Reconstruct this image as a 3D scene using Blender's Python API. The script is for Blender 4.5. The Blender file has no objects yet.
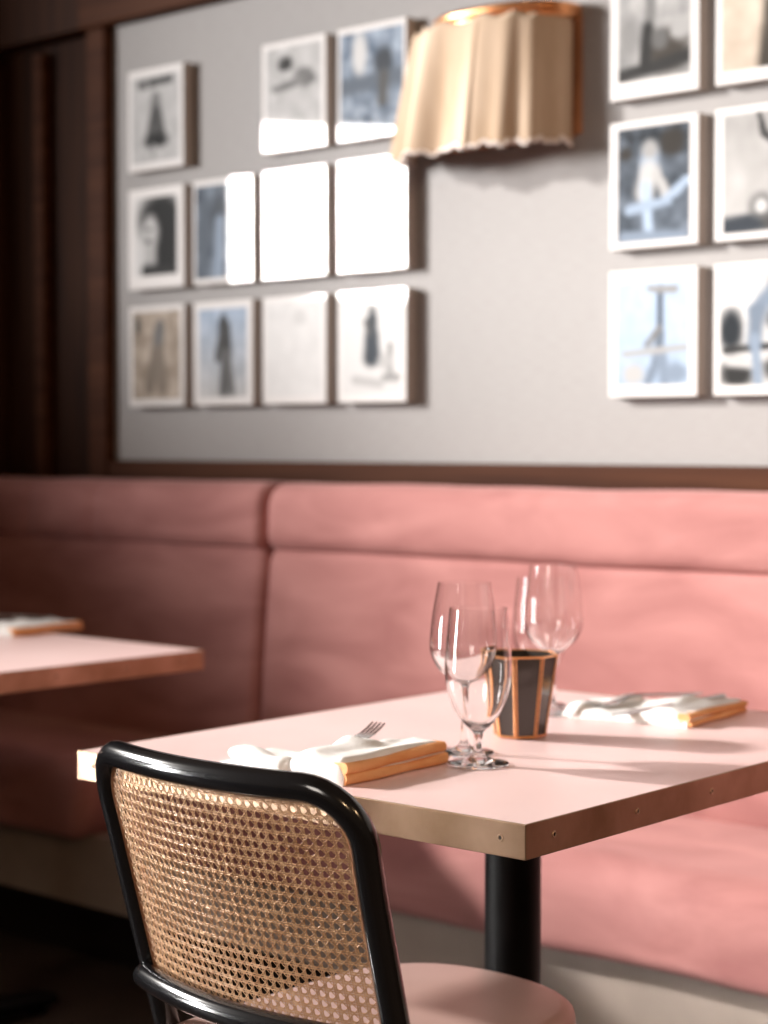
import bpy, bmesh, math, random
from mathutils import Vector, Matrix, noise
random.seed(7)
SC = bpy.context.scene
COL = SC.collection
R = math.radians

# ------------------------------------------------------------------ materials
def mat(name, color, rough=.5, metal=0., spec=.5, sheen=0., sheen_tint=(1, 1, 1), coat=0., coat_rough=.1, trans=0., ior=1.45):
    m = bpy.data.materials.new(name); m.use_nodes = True
    b = m.node_tree.nodes['Principled BSDF']
    b.inputs['Base Color'].default_value = (*color, 1)
    b.inputs['Roughness'].default_value = rough
    b.inputs['Metallic'].default_value = metal
    b.inputs['Specular IOR Level'].default_value = spec
    b.inputs['Sheen Weight'].default_value = sheen
    b.inputs['Sheen Tint'].default_value = (*sheen_tint, 1)
    b.inputs['Sheen Roughness'].default_value = .4
    b.inputs['Coat Weight'].default_value = coat
    b.inputs['Coat Roughness'].default_value = coat_rough
    b.inputs['Transmission Weight'].default_value = trans
    b.inputs['IOR'].default_value = ior
    return m

def vary(m, c0, c1, scale=6, detail=4, stretch=(1, 1, 1), lo=.35, hi=.65, bump=0., bump_scale=None, distortion=0.):
    """base colour between two tones by object-space noise, with an optional bump"""
    nt = m.node_tree; b = nt.nodes['Principled BSDF']
    tc = nt.nodes.new('ShaderNodeTexCoord'); mp = nt.nodes.new('ShaderNodeMapping')
    mp.inputs['Scale'].default_value = stretch
    nz = nt.nodes.new('ShaderNodeTexNoise'); nz.inputs['Scale'].default_value = scale
    nz.inputs['Detail'].default_value = detail; nz.inputs['Distortion'].default_value = distortion
    cr = nt.nodes.new('ShaderNodeValToRGB')
    cr.color_ramp.elements[0].position = lo; cr.color_ramp.elements[1].position = hi
    cr.color_ramp.elements[0].color = (*c0, 1); cr.color_ramp.elements[1].color = (*c1, 1)
    L = nt.links.new
    L(tc.outputs['Object'], mp.inputs['Vector']); L(mp.outputs['Vector'], nz.inputs['Vector'])
    L(nz.outputs['Fac'], cr.inputs['Fac']); L(cr.outputs['Color'], b.inputs['Base Color'])
    if bump:
        n2 = nt.nodes.new('ShaderNodeTexNoise'); n2.inputs['Scale'].default_value = bump_scale or scale * 4
        n2.inputs['Detail'].default_value = 3
        bp = nt.nodes.new('ShaderNodeBump'); bp.inputs['Strength'].default_value = bump; bp.inputs['Distance'].default_value = .01
        L(mp.outputs['Vector'], n2.inputs['Vector']); L(n2.outputs['Fac'], bp.inputs['Height']); L(bp.outputs['Normal'], b.inputs['Normal'])
    return m

M = {}
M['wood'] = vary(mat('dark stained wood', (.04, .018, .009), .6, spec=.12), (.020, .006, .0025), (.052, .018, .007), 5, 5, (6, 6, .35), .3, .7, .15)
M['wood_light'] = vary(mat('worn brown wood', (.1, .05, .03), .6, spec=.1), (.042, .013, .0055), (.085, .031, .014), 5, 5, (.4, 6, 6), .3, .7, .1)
M['wallpaper'] = vary(mat('taupe wall fabric', (.4, .36, .34), .6, spec=.35), (.325, .308, .302), (.365, .352, .348), 30, 3, (1, 1, 12), .3, .7, .08, 200)
M['velvet'] = vary(mat('dusty pink velvet', (.55, .2, .19), .8, spec=.2, sheen=.4, sheen_tint=(1, .66, .63)), (.36, .150, .141), (.52, .245, .228), 7, 5, (.5, 1, 1.5), .3, .7, .6, 7, .6)
M['plinth'] = vary(mat('beige painted plinth', (.45, .37, .31), .6), (.40, .33, .28), (.46, .38, .325), 10, 3, (1, 1, 1), .3, .7)
M['kick'] = mat('black toe kick', (.012, .008, .007), .6)
M['floor'] = vary(mat('dark floor', (.03, .02, .015), .5), (.06, .042, .032), (.12, .085, .066), 3, 5, (1, 1, 1), .3, .7, .05)
M['laminate'] = vary(mat('pale pink laminate', (.72, .47, .44), .33, spec=.5), (.80, .575, .555), (.85, .635, .615), 4, 3, (1, 1, 1), .3, .7)
M['brass'] = vary(mat('aged brass edging', (.35, .25, .16), .36, .75), (.25, .155, .085), (.48, .335, .235), 9, 5, (1, 1, 1), .3, .75, .1, 30)
M['screw'] = mat('brass screw', (.55, .40, .28), .3, .9)
M['screw_slot'] = mat('dark screw recess', (.03, .02, .015), .6)
M['black_metal'] = mat('black powder coated steel', (.0025, .002, .002), .45, spec=.16)
M['black_lacquer'] = mat('black lacquered bentwood', (.006, .006, .007), .18, coat=.6, coat_rough=.12)
M['cane'] = vary(mat('woven cane', (.60, .36, .20), .38, spec=.6), (.52, .29, .15), (.68, .43, .25), 40, 3, (1, 1, 1), .3, .7)
M['spline'] = mat('cane border spline', (.28, .12, .055), .45)
M['seat'] = vary(mat('dusty rose vinyl seat', (.4, .26, .22), .35), (.40, .27, .235), (.46, .32, .285), 6, 3, (1, 1, 1), .3, .7)
M['seat_edge'] = mat('rose brown seat edge', (.42, .19, .15), .4)
M['glass'] = mat('clear glass', (1, 1, 1), 0., trans=1., ior=1.45)
M['smoke_glass'] = mat('smoked black glass', (.045, .037, .033), .08, spec=.7)
M['copper'] = mat('copper', (.85, .40, .18), .28, .9)
M['steel'] = mat('polished steel', (.55, .53, .52), .18, 1.)
M['linen'] = vary(mat('white linen', (.86, .84, .82), .9), (.82, .80, .78), (.9, .885, .87), 60, 2, (1, 1, 1), .3, .7, .1, 300)
M['warm_shade'] = vary(mat('linen fold with warm shade', (.85, .42, .18), .85), (.78, .33, .12), (.92, .50, .24), 18, 4, (1, 1, 4), .3, .7)  # warm shade on the unlit side of white linen, painted as orange
M['shade'] = vary(mat('cream shade fabric', (.78, .62, .46), .85), (.50, .355, .235), (.66, .51, .38), 12, 3, (1, 1, .3), .3, .7)
M['hem'] = mat('pale frayed hem', (.85, .76, .70), .9)
M['drum'] = vary(mat('copper brown drum', (.30, .12, .05), .4), (.24, .09, .035), (.42, .18, .08), 8, 3, (1, 1, 1), .3, .7)
M['white_frame'] = mat('white picture block', (.78, .75, .73), .5)
M['side_frame'] = mat('grey picture side', (.46, .41, .38), .6)

def print_material():
    m = mat('glossy photographic print', (1, 1, 1), .5, spec=.1, coat=.8, coat_rough=.03)
    a = m.node_tree.nodes.new('ShaderNodeVertexColor'); a.layer_name = 'picture'
    m.node_tree.links.new(a.outputs['Color'], m.node_tree.nodes['Principled BSDF'].inputs['Base Color'])
    return m
M['print'] = print_material()

# ------------------------------------------------------------------ mesh helpers
class MB:
    def __init__(s): s.v = []; s.f = []
    def add(s, vs, fs):
        n = len(s.v); s.v += [tuple(p) for p in vs]; s.f += [tuple(i + n for i in q) for q in fs]; return s
    def box(s, a, b):
        x0, y0, z0 = a; x1, y1, z1 = b
        return s.add([(x0, y0, z0), (x1, y0, z0), (x1, y1, z0), (x0, y1, z0), (x0, y0, z1), (x1, y0, z1), (x1, y1, z1), (x0, y1, z1)],
                     [(0, 3, 2, 1), (4, 5, 6, 7), (0, 1, 5, 4), (1, 2, 6, 5), (2, 3, 7, 6), (3, 0, 4, 7)])
    def loft(s, rings, closed=False, caps=True):
        n = len(rings[0]); m = len(rings); vs = [p for r in rings for p in r]; fs = []
        for i in range(m if closed else m - 1):
            k = (i + 1) % m
            for j in range(n):
                l = (j + 1) % n
                fs.append((i * n + j, i * n + l, k * n + l, k * n + j))
        if caps and not closed:
            fs.append(tuple(reversed(range(n)))); fs.append(tuple((m - 1) * n + j for j in range(n)))
        return s.add(vs, fs)
    def tube(s, path, rad, n=12, closed=False, flat=1.):
        P = [Vector(p) for p in path]; m = len(P); rings = []; up = None
        for i, p in enumerate(P):
            if closed: t = P[(i + 1) % m] - P[i - 1]
            else: t = P[min(i + 1, m - 1)] - P[max(i - 1, 0)]
            t.normalize()
            if up is None:
                up = Vector((0, 0, 1)) if abs(t.z) < .9 else Vector((0, 1, 0))
            a = (up - t * up.dot(t)).normalized(); b = t.cross(a); up = a
            r = rad(i / (m - 1)) if callable(rad) else rad
            rings.append([p + (a * math.cos(2 * math.pi * k / n) + b * math.sin(2 * math.pi * k / n) * flat) * r for k in range(n)])
        return s.loft(rings, closed)
    def lathe(s, prof, n=48):
        """closed profile [(r,z)...]; points with r=0 collapse to the axis"""
        vs = []; idx = []
        for r, z in prof:
            if r < 1e-6: idx.append([len(vs)]); vs.append((0, 0, z))
            else:
                idx.append(list(range(len(vs), len(vs) + n)))
                vs += [(r * math.cos(2 * math.pi * k / n), r * math.sin(2 * math.pi * k / n), z) for k in range(n)]
        fs = []
        for a, b in zip(idx[:-1], idx[1:]):
            for k in range(n):
                l = (k + 1) % n
                if len(a) == 1 and len(b) == 1: continue
                if len(a) == 1: fs.append((a[0], b[l], b[k]))
                elif len(b) == 1: fs.append((a[k], a[l], b[0]))
                else: fs.append((a[k], a[l], b[l], b[k]))
        return s.add(vs, fs)
    def obj(s, name, material, parent=None, smooth=35, bevel=0., subsurf=0, loc=None):
        me = bpy.data.meshes.new(name); me.from_pydata(s.v, [], s.f); me.update()
        bm = bmesh.new(); bm.from_mesh(me); bmesh.ops.recalc_face_normals(bm, faces=bm.faces); bm.to_mesh(me); bm.free()
        me.materials.append(material)
        if smooth:
            me.shade_smooth()
            if smooth < 180: me.set_sharp_from_angle(angle=R(smooth))
        o = bpy.data.objects.new(name, me); COL.objects.link(o)
        if parent: o.parent = parent
        if loc: o.location = loc
        if bevel:
            b = o.modifiers.new('bevel', 'BEVEL'); b.width = bevel; b.segments = 3; b.limit_method = 'ANGLE'
            b.harden_normals = False
        if subsurf:
            d = o.modifiers.new('subsurf', 'SUBSURF'); d.levels = d.render_levels = subsurf
        return o

def thing(name, label, cat, loc=(0, 0, 0), rz=0., group=None):
    o = bpy.data.objects.new(name, None); COL.objects.link(o); o.empty_display_size = .05
    o.location = loc; o.rotation_euler = (0, 0, rz); tag(o, label, cat, group); return o
def tag(o, label, cat, group=None):
    o['label'] = label; o['category'] = cat
    if group: o['group'] = group
def struct(o): o['kind'] = 'structure'; return o
def dup(root, label, loc, rot=(0, 0, 0), group=None):
    r = root.copy(); COL.objects.link(r); r.location = loc; r.rotation_euler = rot; r['label'] = label
    if group: r['group'] = group
    for ch in list(root.children):
        c = ch.copy(); COL.objects.link(c); c.parent = r
        for g in list(ch.children):
            d = g.copy(); COL.objects.link(d); d.parent = c
    return r
def rpoly(pts, rad, n=6):
    """closed polygon with rounded corners"""
    out = []; m = len(pts)
    for i in range(m):
        p = Vector(pts[i]); a = (Vector(pts[i - 1]) - p); b = (Vector(pts[(i + 1) % m]) - p)
        r = rad[i] if isinstance(rad, (list, tuple)) else rad
        r = min(r, a.length * .49, b.length * .49)
        A = p + a.normalized() * r; B = p + b.normalized() * r
        for k in range(n + 1):
            t = k / n; q = A * (1 - t) ** 2 + p * 2 * t * (1 - t) + B * t * t
            out.append((q.x, q.y))
    return out
def smoothstep(a, b, x):
    t = max(0., min(1., (x - a) / (b - a))); return t * t * (3 - 2 * t)

# ------------------------------------------------------------------ the room
WV = 3.10                     # wallpaper plane (world Y); X runs along the wall
struct(MB().box((-9, -3, -.05), (3, 3.3, 0)).obj('floor', M['floor'], smooth=0))
struct(MB().box((-6, WV + .02, 0), (3, WV + .2, 2.9)).obj('wall_back', M['wood'], smooth=0))
struct(MB().box((-3.712, WV, 1.10), (2, WV + .02, 2.206)).obj('wall_panel', M['wallpaper'], smooth=0))
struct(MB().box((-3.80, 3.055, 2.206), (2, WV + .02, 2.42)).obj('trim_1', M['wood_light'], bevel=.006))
struct(MB().box((-3.712, 3.075, .92), (2, WV + .02, 1.104)).obj('trim_2', M['wood_light'], bevel=.006))
struct(MB().box((-3.785, 3.07, .6), (-3.712, WV + .02, 2.206)).obj('trim_3', M['wood_light'], bevel=.006))
struct(MB().box((-4.03, 3.085, .6), (-3.985, WV + .02, 2.18)).obj('trim_4', M['wood_light'], bevel=.008))
struct(MB().box((-4.30, 3.085, .6), (-4.18, WV + .02, 2.18)).obj('trim_5', M['wood'], bevel=.008))
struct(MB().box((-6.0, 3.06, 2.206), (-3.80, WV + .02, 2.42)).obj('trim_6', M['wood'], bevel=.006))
# unseen wall added on the left to block light: a sill with the opening above it
lw = MB()
lw.box((-5.2, -1.9, 0), (-5.05, 1.36, 1.72)); lw.box((-5.2, 1.36, 0), (-5.05, WV + .02, 2.9)); lw.box((-5.2, -3, 0), (-5.05, -1.9, 2.9))
struct(lw.obj('left_light_blocker', M['wood'], smooth=0))

# ------------------------------------------------------------------ banquettes
def run(mb, prof, u0, u1, end0=.03, end1=.03, step=.03, bulge=None):
    """closed (v,z) profile run along the wall; rounded ends; bulge(u) moves front points"""
    cy = sum(p[0] for p in prof) / len(prof); cz = sum(p[1] for p in prof) / len(prof)
    us = []
    for k in range(6):
        a = k / 5 * math.pi / 2; us.append((u0 + end0 * (1 - math.sin(a)), 1 - (1 - math.sin(a)) * 0, a))
    st = [(u0 + end0 * (1 - math.cos(k / 6 * math.pi / 2)), end0 * (1 - math.sin(k / 6 * math.pi / 2))) for k in range(7)]
    n = int((u1 - u0 - end0 - end1) / step)
    st += [(u0 + end0 + (u1 - u0 - end0 - end1) * k / n, 0) for k in range(1, n)]
    st += [(u1 - end1 * (1 - math.cos(k / 6 * math.pi / 2)), end1 * (1 - math.sin(k / 6 * math.pi / 2))) for k in range(6, -1, -1)]
    h = max(p[1] for p in prof) - min(p[1] for p in prof); w = max(p[0] for p in prof) - min(p[0] for p in prof)
    rings = []
    for u, ins in st:
        sy = 1 - 2 * ins / w; sz = 1 - 2 * ins / h; d = bulge(u) if bulge else 0
        ring = []
        for (y, z) in prof:
            wgt = smoothstep(cy, cy - w * .5, y)
            ring.append((u, cy + (y - cy) * sy + d * wgt + .006 * wgt * noise.noise((u * 5, z * 6, 3.1)), cz + (z - cz) * sz + .004 * noise.noise((u * 4, y * 6, 8.))))
        rings.append(ring)
    return mb.loft(rings)

def banquette(label, u0, u1, s0, s1, creases):
    t = thing('banquette', label, 'banquette', ((u0 + u1) / 2, 2.8, 0), group='pink velvet banquettes along the wall')
    ox, oy = (u0 + u1) / 2, 2.8
    def put(name, mb, m, **k):
        mb.v = [(x - ox, y - oy, z) for x, y, z in mb.v]; return mb.obj(name, m, t, **k)
    put('kick_board', MB().box((u0, 2.63, 0), (u1, 3.04, .152)), M['kick'], smooth=0)
    put('plinth', MB().box((u0, 2.53, .15), (u1, 3.05, .305)), M['plinth'], smooth=0)
    put('seat_cushion', run(MB(), rpoly([(2.485, .295), (2.95, .30), (2.95, .46), (2.50, .462)], [.03, .02, .03, .075], 8), s0, s1, .05, .05), M['velvet'], smooth=60)
    put('backrest', run(MB(), rpoly([(2.90, .44), (3.06, .44), (3.06, .915), (2.945, .917), (2.915, .68)], [.03, .01, .02, .03, .3], 8), u0 + .002, u1 - .002, .035, .035), M['velvet'], smooth=60)
    def bl(u):
        return sum(.007 * math.exp(-((u - c) / .018) ** 2) for c in creases)
    put('headrest', run(MB(), rpoly([(2.925, .905), (3.065, .905), (3.065, 1.056), (2.935, 1.06)], [.045, .02, .03, .06], 8), u0 + .002, u1 - .002, .03, .03, .012, bl), M['velvet'], smooth=60)
    return t
banquette('right-hand pink velvet banquette behind the set table with the glasses', -3.0, -.3, -2.998, -.32, [])
banquette('left-hand pink velvet banquette, mostly in shadow, behind the left table', -5.04, -3.0, -5.02, -3.10, [-3.60, -3.86, -4.2])

# ------------------------------------------------------------------ tables
def make_table():
    t = thing('dining_table', 'nearer pink-topped table set with glasses and napkins, cane chair at its edge', 'table', (-1.5475, 1.972, 0), R(1.2), group='pink laminate tables with metal edges')
    W, D = .360, .446; z0, z1 = .7125, .750
    MB().box((-W + .003, -D + .003, z0 + .002), (W - .003, D - .003, z1)).obj('tabletop', M['laminate'], t, smooth=0)
    e = MB()
    outer = [(-W, -D), (W, -D), (W, D), (-W, D)]; k = .003
    inner = [(-W + k, -D + k), (W - k, -D + k), (W - k, D - k), (-W + k, D - k)]
    top = z1 + .0006
    vs = [(x, y, z0) for x, y in outer] + [(x, y, top) for x, y in outer] + [(x, y, z0) for x, y in inner] + [(x, y, top) for x, y in inner]
    fs = []
    for i in range(4):
        j = (i + 1) % 4
        fs += [(i, j, 4 + j, 4 + i), (4 + i, 4 + j, 12 + j, 12 + i), (8 + i, 12 + i, 12 + j, 8 + j), (i, 8 + i, 8 + j, j)]
    e.add(vs, fs)
    band = e.obj('edge_band', M['brass'], t, smooth=0, bevel=.0012)
    band['label'] = 'dull brass edge band with screws'
    def screw(x, y, nx, ny):
        s = MB().lathe([(0, .0003), (.0021, .0003), (.0023, .0010), (.0034, .0011), (.0040, .0004), (.0040, -.001), (0, -.001)], 24)
        q = Vector((0, 0, 1)).rotation_difference(Vector((nx, ny, 0)))
        s.v = [tuple(q @ Vector(p) + Vector((x, y, .7325))) for p in s.v]
        so = s.obj('screw', M['screw'], band); so.data.materials.append(M['screw_slot'])
        for pl in so.data.polygons[:24]: pl.material_index = 1
    for x in (-.327, -.137, .137, .327):
        screw(x, -D, 0, -1); screw(x, D, 0, 1)
    for y in (-.395, -.233, -.071, .091, .253, .395):
        screw(W, y, 1, 0); screw(-W, y, -1, 0)
    p = MB().box((-.17, -.17, .700), (.17, .17, .7135)); p.obj('mounting_plate', M['black_metal'], t, smooth=0, bevel=.003)
    c = MB().lathe([(0, .05), (.038, .05), (.038, .70), (0, .70)], 40); c.obj('column', M['black_metal'], t, loc=(.011, 0, 0))
    b = MB()
    b.lathe([(0, .028), (.075, .028), (.075, .045), (.045, .07), (0, .07)], 40)
    b.obj('base_hub', M['black_metal'], t)
    for k in range(4):
        a = k * math.pi / 2; ca, sa = math.cos(a), math.sin(a)
        rings = []
        for s_, hw, zb, zt in ((.03, .045, .02, .062), (.15, .04, .02, .056), (.27, .036, .02, .045), (.33, .036, .02, .040), (.352, .028, .022, .036), (.36, .012, .025, .032)):
            ring = [(s_, hw, zb), (s_, hw, zt - .008), (s_, hw * .6, zt), (s_, -hw * .6, zt), (s_, -hw, zt - .008), (s_, -hw, zb)]
            rings.append([(x * ca - y * sa, x * sa + y * ca, z) for x, y, z in ring])
        arm = MB().loft(rings).obj('base_arm', M['black_metal'], t)
        f = MB().lathe([(0, 0), (.018, 0), (.018, .02), (0, .02)], 20)
        f.v = [(x + .32 * ca, y + .32 * sa, z) for x, y, z in f.v]
        f.obj('foot_pad', M['black_metal'], arm)
    return t
table = make_table()
dup(table, 'farther pink-topped table cut off by the left edge of the photo', (-3.0, 1.976, 0))

# ------------------------------------------------------------------ chair
def make_chair():
    t = thing('dining_chair', 'black bentwood chair with woven cane back pulled up to the near table', 'chair', (-1.44, 1.303, 0), R(-1))
    ZT, ZR = .805, .536
    def w(z): return .199 - .006 * max(0., (ZT - z)) / .25
    def vv(x, z): return .043 * (x / .21) ** 2 + .275 * (ZT - z)
    path = []
    rc = .056
    zs = [.0 + .05 * i for i in range(0, 15)]
    # left leg and stile upward
    for z in zs:
        if z < ZT - rc: path.append((-w(z), z))
    cx = w(ZT) - rc
    for k in range(0, 9):
        a = math.pi - k / 8 * math.pi / 2
        path.append((-cx + rc * math.cos(a), ZT - rc + rc * math.sin(a)))
    for k in range(1, 14): path.append((-cx + 2 * cx * k / 14, ZT))
    for k in range(0, 9):
        a = math.pi / 2 - k / 8 * math.pi / 2
        path.append((cx + rc * math.cos(a), ZT - rc + rc * math.sin(a)))
    for z in reversed(zs):
        if z < ZT - rc: path.append((w(z), z))
    def legv(x, z):
        if z >= .45: return vv(x, z)
        return vv(x, .45) - .12 * ((.45 - z) / .45)    # rear legs kick back
    fr = [p for p in path if p[1] >= .4399]
    MB().tube([(x, legv(x, z), z) for x, z in fr], .0152, 14).obj('back_frame', M['black_lacquer'], t)
    for s in (-1, 1):
        MB().tube([(s * w(z), legv(s * w(z), z), z) for z in (.445, .40, .3, .2, .1, .0)], lambda q: .0152 - .003 * q, 14).obj('leg', M['black_lacquer'], t)
    # lower rail, in front of the stiles on the sitter's far side
    rp = []
    for k in range(25):
        x = -.203 + .406 * k / 24
        rp.append((x, vv(x, ZR) - .018, ZR))
    MB().tube(rp, lambda q: .0145 * (1 - max(0, abs(q - .5) * 2 - .96) / .04 * .6), 14).obj('lower_rail', M['black_lacquer'], t)
    # cane
    zlo, zhi = ZR + .004, ZT - .006
    def inside(x, z):
        if z < zlo or z > zhi: return False
        ww = w(z) - .010
        if abs(x) > ww: return False
        rr = .05
        dx, dz = abs(x) - (ww - rr), z - (zhi - rr)
        return not (dx > 0 and dz > 0 and dx * dx + dz * dz > rr * rr)
    cane = MB(); p = .0112
    def ribbon(pts, wd, lift):
        run_ = []
        def flush():
            if len(run_) > 1:
                vs = []; fs = []
                for i, (x, z) in enumerate(run_):
                    a = run_[max(i - 1, 0)]; b = run_[min(i + 1, len(run_) - 1)]
                    d = Vector((b[0] - a[0], b[1] - a[1])).normalized(); n = Vector((-d.y, d.x)) * wd / 2
                    for q, up in ((-1, 0), (0, .0007), (1, 0)):
                        X, Z = x + n.x * q, z + n.y * q
                        vs.append((X, vv(X, Z) - lift - up, Z))
                for i in range(len(run_) - 1):
                    for j in (0, 1):
                        k = i * 3 + j; fs.append((k, k + 1, k + 4, k + 3))
                cane.add(vs, fs)
            run_.clear()
        for q in pts:
            if inside(*q): run_.append(q)
            else: flush()
        flush()
    nx = int(.22 / p) + 1; nz = int((zhi - zlo) / p) + 1; h = p / 4
    for i in range(-nx, nx + 1):
        for o in (-.0012, .0012):
            ribbon([(i * p + o, zlo + h * k) for k in range(int((zhi - zlo) / h) + 1)], .0017, .0 + .0004 * (i % 2))
    for k in range(nz + 1):
        for o in (-.0012, .0012):
            ribbon([(-.22 + h * i, zlo + k * p + o) for i in range(int(.44 / h) + 1)], .0017, .0006)
    for i in range(-nx - nz, nx + nz + 1):
        ribbon([((i + .5) * p + h * k, zlo + h * k) for k in range(int((zhi - zlo) / h) + 1)], .0012, .0012)
        ribbon([((i + .5) * p - h * k, zlo + h * k) for k in range(int((zhi - zlo) / h) + 1)], .0012, .0018)
    cane.obj('cane_panel', M['cane'], t, smooth=180)
    # border spline hiding the cane ends
    sp = []
    zz = [zlo + (zhi - .05 - zlo) * k / 10 for k in range(11)]
    for z in zz: sp.append((-(w(z) - .0125), z))
    for k in range(1, 9):
        a = math.pi - k / 8 * math.pi / 2; sp.append((-(w(zhi) - .0125 - .05) + .05 * math.cos(a), zhi - .054 + .05 * math.sin(a)))
    for k in range(1, 12): sp.append((-(w(zhi) - .0625) + 2 * (w(zhi) - .0625) * k / 12, zhi - .004))
    for k in range(0, 9):
        a = math.pi / 2 - k / 8 * math.pi / 2; sp.append(((w(zhi) - .0625) + .05 * math.cos(a), zhi - .054 + .05 * math.sin(a)))
    for z in reversed(zz[:-1]): sp.append((w(z) - .0125, z))
    MB().tube([(x, vv(x, z) - .001, z) for x, z in sp], .0032, 8).obj('cane_border', M['spline'], t)
    # seat
    zt = .475
    out = rpoly([(-.186, .10), (.162, .10), (.152, .558), (-.190, .558)], [.04, .04, .17, .17], 10)
    cx_, cy_ = 0., .33
    def ring(ins, z):
        return [(cx_ + (x - cx_) * (1 - ins / .21), cy_ + (y - cy_) * (1 - ins / .22), z) for x, y in out]
    st = MB().loft([ring(.004, zt - .045), ring(0, zt - .034), ring(0, zt - .018), ring(.003, zt - .009), ring(.010, zt - .003), ring(.022, zt), ring(.10, zt + .001), ring(.19, zt + .001)])
    seat = st.obj('seat', M['seat'], t, smooth=50)
    MB().loft([ring(.012, zt - .068), ring(.008, zt - .064), ring(.008, zt - .045)]).obj('seat_frame', M['seat_edge'], t)
    for s in (-1, 1):
        MB().tube([(s * (.150 + .012 * q), .46 + .02 * q, .40 * (1 - q)) for q in (0, .2, .4, .6, .8, 1)], lambda q: .016 - .005 * q, 14).obj('leg', M['black_lacquer'], t)
    return t
make_chair()

# ------------------------------------------------------------------ glassware
def catmull(pts, n=8):
    out = []
    for i in range(len(pts) - 1):
        p0 = pts[max(i - 1, 0)]; p1 = pts[i]; p2 = pts[i + 1]; p3 = pts[min(i + 2, len(pts) - 1)]
        for k in range(n):
            t = k / n
            out.append(tuple(.5 * (2 * p1[j] + (-p0[j] + p2[j]) * t + (2 * p0[j] - 5 * p1[j] + 4 * p2[j] - p3[j]) * t * t + (-p0[j] + 3 * p1[j] - 3 * p2[j] + p3[j]) * t ** 3) for j in (0, 1)))
    out.append(pts[-1]); return out
def glass(name, label, outer, inner, loc, group):
    o = catmull(outer); i = catmull(inner)
    prof = [(0, .0005), (outer[0][0] - .004, .0005)] + o + i
    prof = [(max(r, 0), z) for r, z in prof]; prof[-1] = (0, prof[-1][1])
    m = MB().lathe(prof, 64).obj(name, M['glass'], smooth=60, loc=loc)
    tag(m, label, 'glass', group); return m
gob_o = [(.0385, .0015), (.036, .004), (.020, .007), (.0085, .014), (.0055, .024), (.0052, .034), (.008, .0425), (.019, .053), (.031, .071), (.0395, .097), (.0415, .118), (.0405, .145), (.038, .172), (.0358, .195)]
gob_i = [(.0348, .195), (.0368, .172), (.0391, .145), (.0401, .118), (.0380, .098), (.0295, .073), (.0175, .056), (.006, .0485), (0, .047)]
win_o = [(.0385, .0015), (.036, .0035), (.018, .006), (.007, .012), (.0045, .024), (.0038, .050), (.0042, .075), (.0065, .087), (.018, .095), (.034, .110), (.0430, .130), (.0440, .146), (.0415, .174), (.0372, .201), (.0338, .220)]
win_i = [(.0329, .220), (.0362, .201), (.0404, .174), (.0428, .146), (.0417, .131), (.0325, .113), (.0165, .0985), (.005, .093), (0, .092)]
TZ = .7501
def goblet(label, loc): return glass('water_goblet', label, gob_o, gob_i, loc, 'stemmed glasses on the near table')
def wineglass(label, loc): return glass('wine_glass', label, win_o, win_i, loc, 'stemmed glasses on the near table')
g1 = goblet('short-stemmed water goblet, frontmost of the glasses on the near table', (-1.444, 1.783, TZ))
w1 = wineglass('tall-stemmed wine glass just behind the frontmost goblet', (-1.512, 1.838, TZ))
w2 = w1.copy(); COL.objects.link(w2); w2.location = (-1.635, 2.193, TZ); w2['label'] = 'tall-stemmed wine glass beyond the candle holder, rightmost of the glasses'
g2 = g1.copy(); COL.objects.link(g2); g2.location = (-1.698, 2.246, TZ); g2['label'] = 'short-stemmed goblet mostly hidden behind the black candle holder'

# ------------------------------------------------------------------ candle holder
def make_holder():
    t = thing('candle_holder', 'black glass faceted candle holder with copper edges between the glasses', 'candle holder', (-1.545, 1.998, TZ), R(-38.4))
    rt, rb, hh = .0505, .0345, .112
    def pt(k, r, z, off=0): 
        a = R(22.5 + 45 * k); return Vector((r * math.cos(a), r * math.sin(a), z))
    def rad(z): return rb + (rt - rb) * z / hh
    MB().loft([[pt(k, rb - .002, .001) for k in range(8)], [pt(k, rb - .002, .004) for k in range(8)]]).obj('base', M['copper'], t, smooth=0)
    for k in range(8):
        a0, a1 = pt(k, rb, .003), pt(k + 1, rb, .003); b0, b1 = pt(k, rt, hh), pt(k + 1, rt, hh)
        c = [a0, a1, b1, b0]; n = (a1 - a0).cross(b0 - a0).normalized()
        if n.dot(Vector(((a0 + a1) / 2).to_2d().to_3d())) < 0: n = -n
        c2 = [q - n * .0022 for q in c]
        MB().add(c + c2, [(0, 1, 2, 3), (7, 6, 5, 4), (0, 4, 5, 1), (1, 5, 6, 2), (2, 6, 7, 3), (3, 7, 4, 0)]).obj('glass_pane', M['smoke_glass'], t, smooth=0)
        for (j, tt) in ((k, .10), (k, .90)):
            P = pt(k, rb, .002).lerp(pt(k + 1, rb, .002), tt if tt > .5 else tt); Q = pt(k, rt, hh).lerp(pt(k + 1, rt, hh), .05 if tt < .5 else .95)
            P = pt(k, rb, .002).lerp(pt(k + 1, rb, .002), .06 if tt < .5 else .94)
            MB().tube([P + n * .0006, Q + n * .0006], .0011, 8).obj('copper_bar', M['copper'], t)
    for z, r in ((hh, rt), (.003, rb)):
        MB().tube([pt(k, r + .0006, z) for k in range(8)], .0016, 8, closed=True).obj('copper_rim', M['copper'], t)
    return t
make_holder()

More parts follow.
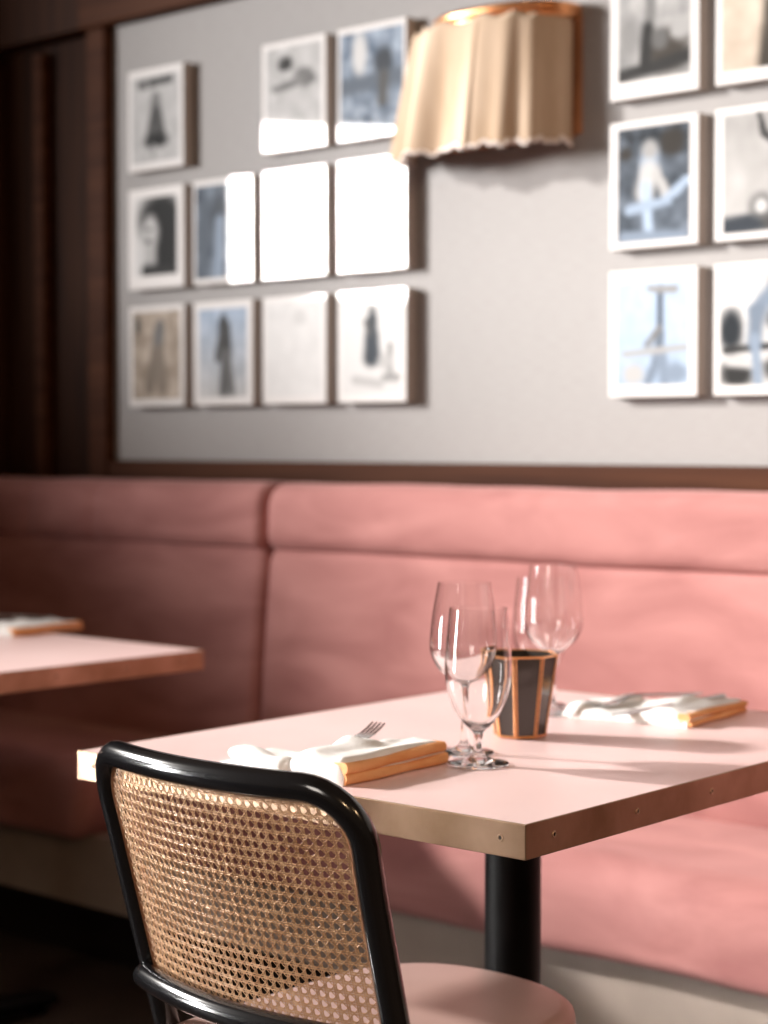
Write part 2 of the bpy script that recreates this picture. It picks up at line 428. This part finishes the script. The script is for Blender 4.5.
# ------------------------------------------------------------------ napkins and cutlery
def make_napkin(label, loc, rz, lx, ly, seed, tail, hi=.024, ridge=None, roll=None):
    """folded white linen: a puffy top over stacked fold edges on the +x side"""
    t = thing('folded_napkin', label, 'napkin', loc, rz, 'folded white napkins on the tables')
    N = 46; top = []
    def outline(s, q):
        x = (s - .5) * lx; y = (q - .5) * ly
        if s < .5: x -= tail * (1 - q) ** 1.5 * (.5 - s) * 2 * 1.0
        y += .010 * math.sin(s * 5 + seed) * (1 if q > .5 else .6)
        x += .006 * math.sin(q * 7 + seed * 2) * (1 - s)
        return x, y
    def height(s, q):
        e = min(s / .10, q / .07, (1 - q) / .06, 1.); e = max(0, e)
        e = math.sqrt(max(0, 1 - (1 - e) ** 2)); er = min((1 - s) / .03, 1.)
        base = .011 + (hi - .011) * smoothstep(.25, .75, s)
        wr = .005 * noise.noise((s * 3 + seed, q * 2.2, seed)) + .003 * noise.noise((s * 9 + seed, q * 4, 2. + seed))
        fold = .008 * math.exp(-((q - .30 - .35 * s) / .10) ** 2) * smoothstep(.95, .6, s)
        fold -= .006 * math.exp(-((q - .52 - .2 * s) / .06) ** 2) * smoothstep(.9, .5, s)
        if ridge: fold += ridge(s, q)
        return max(.0015, (base + wr + fold) * e * (.75 + .25 * er))
    vs = []; fs = []
    for i in range(N + 1):
        for j in range(N + 1):
            s, q = i / N, j / N; x, y = outline(s, q); vs.append((x, y, height(s, q)))
    W = N + 1
    for i in range(N):
        for j in range(N): fs.append((i * W + j, (i + 1) * W + j, (i + 1) * W + j + 1, i * W + j + 1))
    rim = [j for j in range(W)] + [i * W + N for i in range(1, W)] + [N * W + j for j in range(N - 1, -1, -1)] + [i * W for i in range(N - 1, 0, -1)]
    b0 = len(vs)
    for k in rim: x, y, z = vs[k]; vs.append((x, y, 0.0003))
    for k in range(len(rim)):
        l = (k + 1) % len(rim); fs.append((rim[k], rim[l], b0 + l, b0 + k))
    fs.append(tuple(range(b0, len(vs))))
    MB().add(vs, fs).obj('cloth', M['linen'], t, smooth=60)
    # fold edges on the +x side: three soft layers, warm shade painted in
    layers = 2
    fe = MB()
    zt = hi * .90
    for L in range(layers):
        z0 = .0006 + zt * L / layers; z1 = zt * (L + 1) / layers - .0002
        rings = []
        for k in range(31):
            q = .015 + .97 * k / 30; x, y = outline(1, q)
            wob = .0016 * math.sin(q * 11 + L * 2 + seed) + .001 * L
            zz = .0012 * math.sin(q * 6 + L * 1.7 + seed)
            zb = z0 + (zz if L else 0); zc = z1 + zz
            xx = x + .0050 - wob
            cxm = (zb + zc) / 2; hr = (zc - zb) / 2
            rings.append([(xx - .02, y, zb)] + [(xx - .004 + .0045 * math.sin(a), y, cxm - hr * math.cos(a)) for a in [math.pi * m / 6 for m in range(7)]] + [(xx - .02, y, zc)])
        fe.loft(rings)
    if roll:
        rp, rr = roll; P = [Vector((*p, 0)) for p in rp]; rings = []
        K = 24
        for k in range(K + 1):
            q = k / K * (len(P) - 1); i = min(int(q), len(P) - 2); c = P[i].lerp(P[i + 1], q - i)
            t_ = (P[i + 1] - P[i]).normalized(); nrm = Vector((-t_.y, t_.x, 0))
            e = min(1., k / 3 + .25, (K - k) / 2 + .3)
            w_ = rr * 1.5 * (1 + .08 * math.sin(k * .35 + seed)) * (.6 + .4 * e); h_ = rr * (1 + .12 * math.sin(k * .4 + seed * 3)) * (.5 + .5 * e)
            ring = []
            for m in range(20):
                a = 2 * math.pi * m / 20
                fl = 1 + .07 * math.sin(3 * a + k * .12)
                ring.append(c + nrm * math.cos(a) * w_ * fl + Vector((0, 0, h_ * .93 + math.sin(a) * h_ * fl * .92)))
            rings.append(ring)
        MB().loft(rings).obj('rolled_fold', M['linen'], t, smooth=180)
    f = fe.obj('fold_edge', M['warm_shade'], t, smooth=60); f['label'] = 'folded edge with warm shade painted in'
    return t

def make_fork(label, loc, rot):
    t = thing('fork', label, 'fork', loc, 0, 'cutlery on the napkins'); t.rotation_euler = rot
    h = MB(); rings = []
    for s, w, z, th in ((0, .004, .002, .001), (.004, .0065, .002, .0014), (.03, .0062, .004, .0016), (.08, .0038, .009, .0018), (.115, .0030, .012, .0020), (.13, .0045, .012, .0018), (.142, .0095, .009, .0014), (.152, .0118, .006, .0012)):
        rings.append([(s, w, z), (s, w * .6, z + th), (s, -w * .6, z + th), (s, -w, z), (s, -w * .6, z - th), (s, w * .6, z - th)])
    h.loft(rings).obj('handle', M['steel'], t)
    for k in range(4):
        y = (k - 1.5) * .0062; rings = []
        for s, w, z in ((.149, .0023, .0066), (.160, .0019, .005), (.175, .0017, .0052), (.190, .0015, .0085), (.200, .0008, .0120)):
            rings.append([(s, y + w, z - .0008), (s, y + w, z + .0008), (s, y - w, z + .0008), (s, y - w, z - .0008)])
        MB().loft(rings).obj('tine', M['steel'], t)
    return t
def make_knife(label, loc, rot):
    t = thing('knife', label, 'knife', loc, 0, 'cutlery on the napkins'); t.rotation_euler = rot
    rings = []
    for s, w, th in ((0, .004, .001), (.004, .0068, .0026), (.04, .0066, .003), (.085, .0052, .0028), (.094, .0048, .0024)):
        rings.append([(s, w, .004), (s, w * .6, .004 + th), (s, -w * .6, .004 + th), (s, -w, .004), (s, -w * .6, .004 - th), (s, w * .6, .004 - th)])
    MB().loft(rings).obj('handle', M['steel'], t)
    rings = []
    for s, a, b in ((.093, .0048, -.0048), (.10, .0068, -.0065), (.15, .0095, -.0068), (.19, .0085, -.0068), (.207, .002, -.0066), (.211, -.004, -.0066)):
        rings.append([(s, a, .0042), (s, (a + b) / 2, .0048), (s, b, .0052), (s, b, .0030), (s, (a + b) / 2, .0034)])
    MB().loft(rings).obj('blade', M['steel'], t)
    return t

def pocket(s, q):      # fold lying over the fork handle
    return .007 * smoothstep(.56, .44, q) * math.exp(-((s - .62) / .16) ** 2)
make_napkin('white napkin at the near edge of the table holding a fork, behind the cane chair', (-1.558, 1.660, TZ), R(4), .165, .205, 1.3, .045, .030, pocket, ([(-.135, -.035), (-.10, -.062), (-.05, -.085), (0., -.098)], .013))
make_fork('steel fork sticking out of the near napkin with its tines up', (-1.541, 1.535, TZ + .002), (0, R(-9.5), R(96)))
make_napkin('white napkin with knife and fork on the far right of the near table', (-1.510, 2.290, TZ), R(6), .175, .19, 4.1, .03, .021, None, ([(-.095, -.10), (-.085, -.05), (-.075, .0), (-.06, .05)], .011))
make_fork('steel fork lying on the napkin at the far right of the near table', (-1.50, 2.385, TZ + .022), (0, R(3), R(-112)))
make_knife('steel knife lying across the far right napkin beside its fork', (-1.455, 2.375, TZ + .0225), (0, R(4), R(-106)))
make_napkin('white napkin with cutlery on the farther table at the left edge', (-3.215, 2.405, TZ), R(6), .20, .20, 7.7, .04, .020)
make_fork('steel fork on the left table\'s napkin at the edge of the photo', (-3.20, 2.485, TZ + .0235), (0, R(2), R(-120)))
make_knife('steel knife on the left table\'s napkin at the edge of the photo', (-3.16, 2.465, TZ + .0235), (0, R(2), R(-115)))

# ------------------------------------------------------------------ wall sconce
def make_sconce():
    t = thing('wall_sconce', 'wall lamp with gathered cream fabric skirt over a copper brown drum', 'lamp', (-2.44, WV, 1.745))
    def half(a, d, cx, n=40, e=2.6):
        out = []
        for k in range(n + 1):
            g = math.pi * k / n
            c, s = math.cos(g), math.sin(g)
            out.append((cx - a * math.copysign(abs(c) ** (2 / e), c), -d * abs(s) ** (2 / e)))
        return out
    d0 = half(.168, .118, 0.012); d1 = half(.165, .116, .012)
    n = len(d0)
    MB().loft([[(x, y, .025) for x, y in d0], [(x, y, .268) for x, y in d1]]).obj('drum', M['drum'], t)
    MB().box((-.20, -.012, .03), (.20, 0.0, .27)).obj('wall_plate', M['drum'], t, smooth=0, bevel=.003)
    ring = [(x, y, .283) for x, y in half(.165, .118, .02)]
    MB().tube(ring, .011, 12).obj('top_ring', M['copper'], t)
    MB().tube([(x, y, .268) for x, y in half(.172, .122, .02)], .007, 12).obj('top_wire', M['copper'], t)
    # fabric skirt: gathered, flaring to the left, open at the right end
    NS, NZ = 240, 22; vs = []; fs = []
    random.seed(5)
    ph = [random.uniform(0, 6.28) for _ in range(8)]
    for i in range(NZ + 1):
        q = i / NZ                                            # 0 top, 1 hem
        base = half(.19 + .028 * q ** .8, .141 + .012 * q, -.004 - .026 * q ** .8, NS)
        for k in range(NS + 1):
            s = k / NS; x, y = base[k]
            g = math.pi * s
            f = .55 * math.sin(25 * s + ph[0] + 2.0 * math.sin(5 * s + ph[1])) + .45 * math.sin(43 * s + ph[2] + 1.5 * math.sin(9 * s)) 
            amp = (.004 + .011 * q) * (1.25 if s < .55 else .6)
            nx, ny = -math.cos(g), -math.sin(g)
            hem = .004 * math.sin(60 * s + ph[3]) + .003 * math.sin(143 * s) - .004 * smoothstep(.3, .0, s) + .006 * math.exp(-((s - .3) / .1) ** 2) - .006 * smoothstep(.6, 1, s)
            z = .268 - (.262 + hem) * q + (1 - q) * .005 * math.sin(50 * s + ph[4])
            vs.append((x + nx * f * amp, min(y + ny * f * amp, -.002), z))
    W = NS + 1; lim = next(k for k in range(NS // 2, NS + 1) if vs[NZ * W + k][1] > -.020)
    for i in range(NZ):
        for k in range(lim): fs.append((i * W + k, i * W + k + 1, (i + 1) * W + k + 1, (i + 1) * W + k))
    sk = MB().add(vs, fs).obj('fabric_skirt', M['shade'], t, smooth=180)
    sd = sk.modifiers.new('thickness', 'SOLIDIFY'); sd.thickness = .0015
    hv = [vs[NZ * W + k] for k in range(0, lim, 2)]
    h = MB().tube([(x, y - .001, z + .001) for x, y, z in hv], .0045, 6).obj('frayed_hem', M['hem'], sk)
make_sconce()

# ------------------------------------------------------------------ framed photographs
PW, PH, PT = .206, .250, .032
def paint(ops, nx=40, ny=50):
    """small tonal picture as corner colours: list of (kind, ...) strokes, later ones on top; y runs down"""
    cols = []
    for j in range(ny + 1):
        for i in range(nx + 1):
            x, y = i / nx, j / ny; c = Vector((.8, .8, .8))
            for op in ops:
                k = op[0]
                if k == 'bg': c = Vector(op[1]).lerp(Vector(op[2]), y)
                elif k == 'e':
                    _, cx, cy, rx, ry, col = op
                    d = math.sqrt(((x - cx) / rx) ** 2 + ((y - cy) / ry) ** 2)
                    c = c.lerp(Vector(col), smoothstep(1.5, .6, d))
                elif k == 'c':
                    _, x1, y1, x2, y2, r, col = op
                    ax, ay = x2 - x1, (y2 - y1) * 1.25; px, py = x - x1, (y - y1) * 1.25
                    u = max(0, min(1, (px * ax + py * ay) / (ax * ax + ay * ay + 1e-9)))
                    d = math.hypot(px - ax * u, py - ay * u) / r
                    c = c.lerp(Vector(col), smoothstep(1.6, .5, d))
                elif k == 'n':
                    _, sc, amt, sd, tint = op
                    v = noise.noise((x * sc, y * sc * 1.25, sd)) + .5 * noise.noise((x * sc * 2.3, y * sc * 2.8, sd + 5))
                    c = c + Vector(tint) * (v * amt)
            cols.append([max(0.01, min(1, q)) for q in c])
    return cols, nx, ny
def g(v, t=(1, 1, 1)): return (v * t[0], v * t[1], v * t[2])
BL = (.80, .95, 1.15); SP = (1.08, .95, .82); NE = (1, .99, .98)
def picture(u, z, ops, label, border=(.012, .014, .012, .016)):
    """u = left edge of the front face, z = bottom edge"""
    t = thing('framed_photograph', label, 'picture', (u + PW / 2, WV, z), group='black and white photographs on the wall')
    b = MB().box((-PW / 2, -PT, 0), (PW / 2, 0, PH)).obj('backing_frame', M['white_frame'], t, smooth=0, bevel=.0015)
    b.data.materials.append(M['side_frame'])
    for p in b.data.polygons:
        if abs(p.normal.y) < .5: p.material_index = 1
    cols, nx, ny = paint(ops)
    l, r, tp, bt = border
    x0, x1, zt, zb = -PW / 2 + .001, PW / 2 - .001, PH - .001, .001
    # the sheet carries its own white margin
    vs = []; fs = []; cc = []
    mw = (.80, .78, .77)
    for j in range(ny + 1):
        for i in range(nx + 1):
            x = x0 + (x1 - x0) * i / nx; zz = zt + (zb - zt) * j / ny
            vs.append((x, -PT - .0012, zz))
            inx = (x - x0 - l) / (x1 - x0 - l - r); iny = (zt - zz - tp) / (zt - zb - tp - bt)
            if 0 <= inx <= 1 and 0 <= iny <= 1:
                cc.append([q ** 1.35 * .95 for q in cols[min(ny, int(iny * ny)) * (nx + 1) + min(nx, int(inx * nx))]])
            else: cc.append(mw)
    W = nx + 1
    for j in range(ny):
        for i in range(nx): fs.append((j * W + i, j * W + i + 1, (j + 1) * W + i + 1, (j + 1) * W + i))
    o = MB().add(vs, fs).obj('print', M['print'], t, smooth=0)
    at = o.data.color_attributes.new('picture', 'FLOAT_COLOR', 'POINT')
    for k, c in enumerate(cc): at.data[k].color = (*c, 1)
    return t
Z1, Z2, Z3 = 1.824, 1.530, 1.238
C1, C2, C3, C4, CA, CB = -3.616, -3.376, -3.136, -2.894, -2.151, -1.909
D = .05
picture(C1, Z1, [('bg', g(.62), g(.58)), ('c', .18, .09, .82, .07, .05, g(.14)), ('c', .28, .09, .34, .09, .02, g(.5)), ('e', .5, .26, .09, .07, g(.3)), ('c', .5, .32, .5, .45, .10, g(.3)), ('c', .5, .45, .38, .74, .10, g(.16)), ('c', .5, .45, .62, .74, .10, g(.12)), ('e', .5, .74, .24, .07, g(.05)), ('c', .45, .8, .45, .9, .04, g(.4)), ('n', 6, .06, 1, (1, 1, 1))],
        'photograph of a woman in a full black skirt, top of the leftmost column', (.014, .014, .016, .016))
picture(C1, Z2, [('bg', g(.74), g(.72)), ('e', .54, .28, .42, .30, g(.012)), ('e', .70, .58, .32, .48, g(.012)), ('c', .74, .3, .68, .95, .30, g(.012)), ('e', .36, .44, .17, .20, g(.66)), ('e', .34, .40, .07, .03, g(.15)), ('c', .36, .6, .36, .8, .13, g(.55)), ('e', .30, .55, .06, .03, g(.2)), ('c', .25, .92, .8, .95, .10, g(.05))],
        'portrait photograph of a woman with long dark hair, middle of the leftmost column', (.022, .022, .02, .03))
picture(C1, Z3, [('bg', g(.50, SP), g(.46, SP)), ('n', 4, .18, 7, (1, .95, .9)), ('e', .10, .14, .05, .09, g(.1)), ('c', .55, .22, .50, .45, .10, g(.28)), ('c', .48, .45, .35, .85, .09, g(.30, SP)), ('c', .55, .45, .62, .85, .10, g(.33, SP)), ('e', .58, .16, .07, .06, g(.25))],
        'faded brownish photograph of a standing figure, bottom of the leftmost column')
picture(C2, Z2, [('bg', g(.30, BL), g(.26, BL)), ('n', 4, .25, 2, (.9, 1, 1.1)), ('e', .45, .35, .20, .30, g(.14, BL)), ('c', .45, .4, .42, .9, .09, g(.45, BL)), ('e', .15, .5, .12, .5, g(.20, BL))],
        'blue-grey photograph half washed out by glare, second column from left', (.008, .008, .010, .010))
picture(C2, Z3, [('bg', g(.60, BL), g(.62)), ('n', 4, .12, 4, (1, 1, 1)), ('e', .50, .15, .08, .08, g(.06)), ('c', .52, .22, .56, .5, .11, g(.10)), ('c', .54, .5, .50, .92, .08, g(.16)), ('c', .58, .5, .66, .92, .07, g(.22)), ('c', .46, .3, .38, .55, .05, g(.14))],
        'photograph of a slim dark walking figure, bottom of second column from left', (.016, .016, .016, .018))
picture(C3, Z1, [('bg', g(.62), g(.58)), ('e', .34, .17, .13, .07, g(.05)), ('c', .15, .42, .85, .36, .05, g(.25)), ('e', .68, .34, .16, .10, g(.28)), ('n', 5, .1, 9, (1, 1, 1))],
        'pale photograph with a small dark hat shape, top of third column from left')
picture(C3, Z2, [('bg', g(.80), g(.82)), ('n', 4, .05, 3, (1, 1, 1)), ('c', .5, .25, .5, .8, .09, g(.6))],  # glare also painted into the print as near-white
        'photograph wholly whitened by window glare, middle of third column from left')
picture(C3, Z3, [('bg', g(.82), g(.80)), ('n', 4, .05, 6, (1, 1, 1)), ('e', .60, .16, .12, .08, g(.72))],  # window glare painted into the print, leaving it almost white
        'photograph with window glare painted in as white, bottom of third column from left')
picture(C4, Z1, [('bg', g(.42, BL), g(.30, BL)), ('n', 5, .30, 12, (.95, 1, 1.05)), ('e', .68, .34, .14, .16, g(.10, BL)), ('e', .30, .22, .10, .20, g(.7)), ('c', .05, .52, .95, .48, .10, g(.22, BL)), ('c', .68, .45, .66, .70, .07, g(.14))],
        'blue-grey beach photograph beside the lamp skirt, top of fourth column from left', (.008, .008, .010, .010))
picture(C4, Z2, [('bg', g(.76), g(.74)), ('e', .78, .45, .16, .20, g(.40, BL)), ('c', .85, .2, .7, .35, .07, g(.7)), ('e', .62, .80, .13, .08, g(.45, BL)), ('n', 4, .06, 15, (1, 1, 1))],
        'pale photograph with light blue patches, middle of fourth column from left')
picture(C4, Z3, [('bg', g(.80), g(.78)), ('e', .50, .13, .07, .06, g(.35)), ('c', .50, .22, .49, .40, .08, g(.09, BL)), ('c', .49, .40, .46, .62, .10, g(.09, BL)), ('c', .49, .40, .54, .62, .09, g(.12, BL)), ('c', .40, .24, .44, .36, .04, g(.2)), ('c', .80, .50, .80, .80, .04, g(.4)), ('c', .70, .82, .92, .82, .05, g(.45)), ('c', .2, .84, .65, .88, .05, g(.6)), ('e', .72, .65, .12, .08, g(.6))],
        'photograph of a woman in long dark dress, bottom of fourth column from left', (.014, .014, .014, .016))
picture(CA, Z1, [('bg', g(.56), g(.40)), ('n', 5, .14, 21, (1, .97, .94)), ('c', .45, .0, .45, .40, .07, g(.30)), ('e', .68, .74, .28, .20, g(.10, SP)), ('c', .05, .93, .95, .82, .08, g(.06)), ('c', .42, .50, .38, .86, .08, g(.05)), ('e', .58, .62, .10, .10, g(.22)), ('e', .85, .55, .12, .10, g(.5)), ('e', .15, .55, .12, .20, g(.36))],
        'photograph of a reclining figure in dark shawl, top of the column right of the lamp', (.016, .020, .014, .032))
picture(CA, Z2, [('bg', g(.13, BL), g(.22, BL)), ('n', 4, .16, 31, (.9, 1, 1.15)), ('c', .45, .24, .42, .40, .10, g(.55, BL)), ('e', .45, .20, .10, .08, g(.45)), ('c', .44, .40, .38, .56, .12, g(.62)), ('c', .40, .52, .44, .95, .06, g(.66, BL)), ('c', .55, .42, .68, .62, .06, g(.55)), ('c', .68, .64, .95, .50, .05, g(.60, BL)), ('c', .15, .72, .70, .66, .05, g(.55, BL)), ('c', .1, .95, .9, .98, .06, g(.4, BL)), ('e', .75, .15, .16, .12, g(.06, SP)), ('e', .12, .22, .08, .06, g(.06, SP))],
        'blue-toned photograph of a woman in white seated by water, right of the lamp', (.016, .018, .012, .014))
picture(CA, Z3, [('bg', g(.70, BL), g(.62, BL)), ('n', 4, .08, 41, (1, 1, 1)), ('c', .60, .06, .60, .55, .045, g(.18, BL)), ('c', .45, .06, .80, .08, .045, g(.40)), ('c', .60, .50, .58, .70, .06, g(.28, BL)), ('c', .58, .45, .42, .60, .04, g(.30)), ('c', .58, .70, .44, .95, .06, g(.36, BL)), ('c', .62, .70, .66, .95, .07, g(.40, BL)), ('c', .08, .68, .95, .64, .03, g(.5)), ('e', .82, .88, .14, .10, g(.42, BL)), ('e', .22, .88, .14, .10, g(.58))],
        'pale photograph of a slender figure beside a tall post, below the blue-toned one', (.020, .020, .022, .022))
picture(CB, Z1, [('bg', g(.70, SP), g(.60, SP)), ('n', 4, .10, 51, (1, .95, .9)), ('c', .72, .15, .68, .5, .14, g(.16, SP)), ('c', .68, .45, .58, .95, .15, g(.10, SP)), ('c', .72, .45, .80, .95, .15, g(.12, SP)), ('c', .55, .2, .42, .32, .06, g(.25)), ('e', .70, .08, .09, .07, g(.3))],
        'brownish photograph of a woman in a dark gown, top right corner of the photo', (.012, .014, .014, .024))
picture(CB, Z2, [('bg', g(.50, NE), g(.60, NE)), ('n', 3, .08, 61, (1, 1, 1)), ('c', .45, .0, .52, .18, .035, g(.10)), ('c', .52, .18, .75, .32, .035, g(.10)), ('c', .0, .95, .6, .90, .10, g(.10, BL)), ('c', .6, .9, 1, .92, .10, g(.14)), ('e', .48, .78, .14, .10, g(.28)), ('e', .48, .78, .07, .05, g(.7)), ('c', .78, .55, .80, .88, .09, g(.65)), ('e', .76, .48, .09, .07, g(.2))],
        'photograph of a curved dark post in a bare room, far right middle row', (.016, .018, .012, .014))
picture(CB, Z3, [('bg', g(.76), g(.66)), ('n', 5, .18, 71, (1, 1, 1)), ('e', .12, .50, .14, .18, g(.06, BL)), ('e', .80, .42, .22, .12, g(.10, BL)), ('c', .05, .68, .95, .64, .035, g(.07)), ('e', .20, .88, .20, .12, g(.07)), ('e', .75, .84, .22, .10, g(.12)), ('c', .10, .78, .4, .80, .05, g(.65)), ('e', .72, .10, .10, .08, g(.12)), ('c', .68, .16, .44, .34, .10, g(.38, BL)), ('c', .44, .34, .42, .60, .09, g(.34, BL)), ('c', .42, .58, .46, .96, .06, g(.45, BL)), ('c', .70, .20, .80, .40, .05, g(.4))],
        'photograph of a leaning dancer before dark rocks, far right bottom row', (.014, .018, .014, .016))

# ------------------------------------------------------------------ light
def area(name, loc, target, sx, sy, power, color, spread=180):
    l = bpy.data.lights.new(name, 'AREA'); l.shape = 'RECTANGLE'; l.size = sx; l.size_y = sy; l.energy = power; l.color = color; l.spread = R(spread)
    o = bpy.data.objects.new(name, l); COL.objects.link(o); o.location = loc
    o.rotation_euler = (Vector(target) - Vector(loc)).to_track_quat('-Z', 'Y').to_euler(); return o
area('window_daylight', (-7.0, -1.07, 2.36), (-2.2, 2.6, 1.1), 1.45, .95, 470, (1, .97, .95))
def spot(name, loc, target, power, deg, blend, r, color):
    l = bpy.data.lights.new(name, 'SPOT'); l.energy = power; l.spot_size = R(deg); l.spot_blend = blend; l.shadow_soft_size = r; l.color = color
    o = bpy.data.objects.new(name, l); COL.objects.link(o); o.location = loc
    o.rotation_euler = (Vector(target) - Vector(loc)).to_track_quat('-Z', 'Y').to_euler(); return o
area('glass_highlight_fill', (-4.95, -1.0, .8), (-1.2, 1.9, .9), .42, 1.15, 8, (1, .98, .96), 34)  # added lamp for strip highlights on the glasses, no second window there
spot('room_fill', (-.6, -2.6, 3.0), (-1.0, 2.3, .7), 260, 44, 1., .8, (1, .9, .82))  # added soft fill lamp lifting the table and camera-facing surfaces
spot('low_sun', (-6.2, .15, 3.0), (-1.25, 2.45, 1.05), 2300, 36, 1., .16, (1, .95, .9))
def bulb(loc, power, r=.05):
    l = bpy.data.lights.new('pendant_bulb', 'POINT'); l.energy = power; l.shadow_soft_size = r; l.color = (1, .66, .36)
    o = bpy.data.objects.new('pendant_bulb', l); COL.objects.link(o); o.location = loc
bulb((.9, .2, 2.3), 30); bulb((1.4, 1.6, 2.3), 30)
w = bpy.data.worlds.new('world'); SC.world = w; w.use_nodes = True
w.node_tree.nodes['Background'].inputs['Color'].default_value = (1, .66, .45, 1)
w.node_tree.nodes['Background'].inputs['Strength'].default_value = .07

# ------------------------------------------------------------------ camera
cd = bpy.data.cameras.new('camera'); cam = bpy.data.objects.new('camera', cd); COL.objects.link(cam)
cam.location = (0, 0, 1.15)
yaw = math.atan2(.668, .744); pitch = math.atan(70 / 1860)
cam.rotation_euler = (math.pi / 2 - pitch, 0, yaw)
cd.sensor_fit = 'VERTICAL'; cd.sensor_height = 36; cd.lens = 1860 / 1024 * 36; cd.clip_start = .05
cd.dof.use_dof = True; cd.dof.focus_distance = 1.98; cd.dof.aperture_fstop = 3.6
SC.camera = cam
SC.view_settings.view_transform = 'Standard'; SC.view_settings.look = 'None'; SC.view_settings.exposure = 0.28
SC.cycles.use_denoising = True
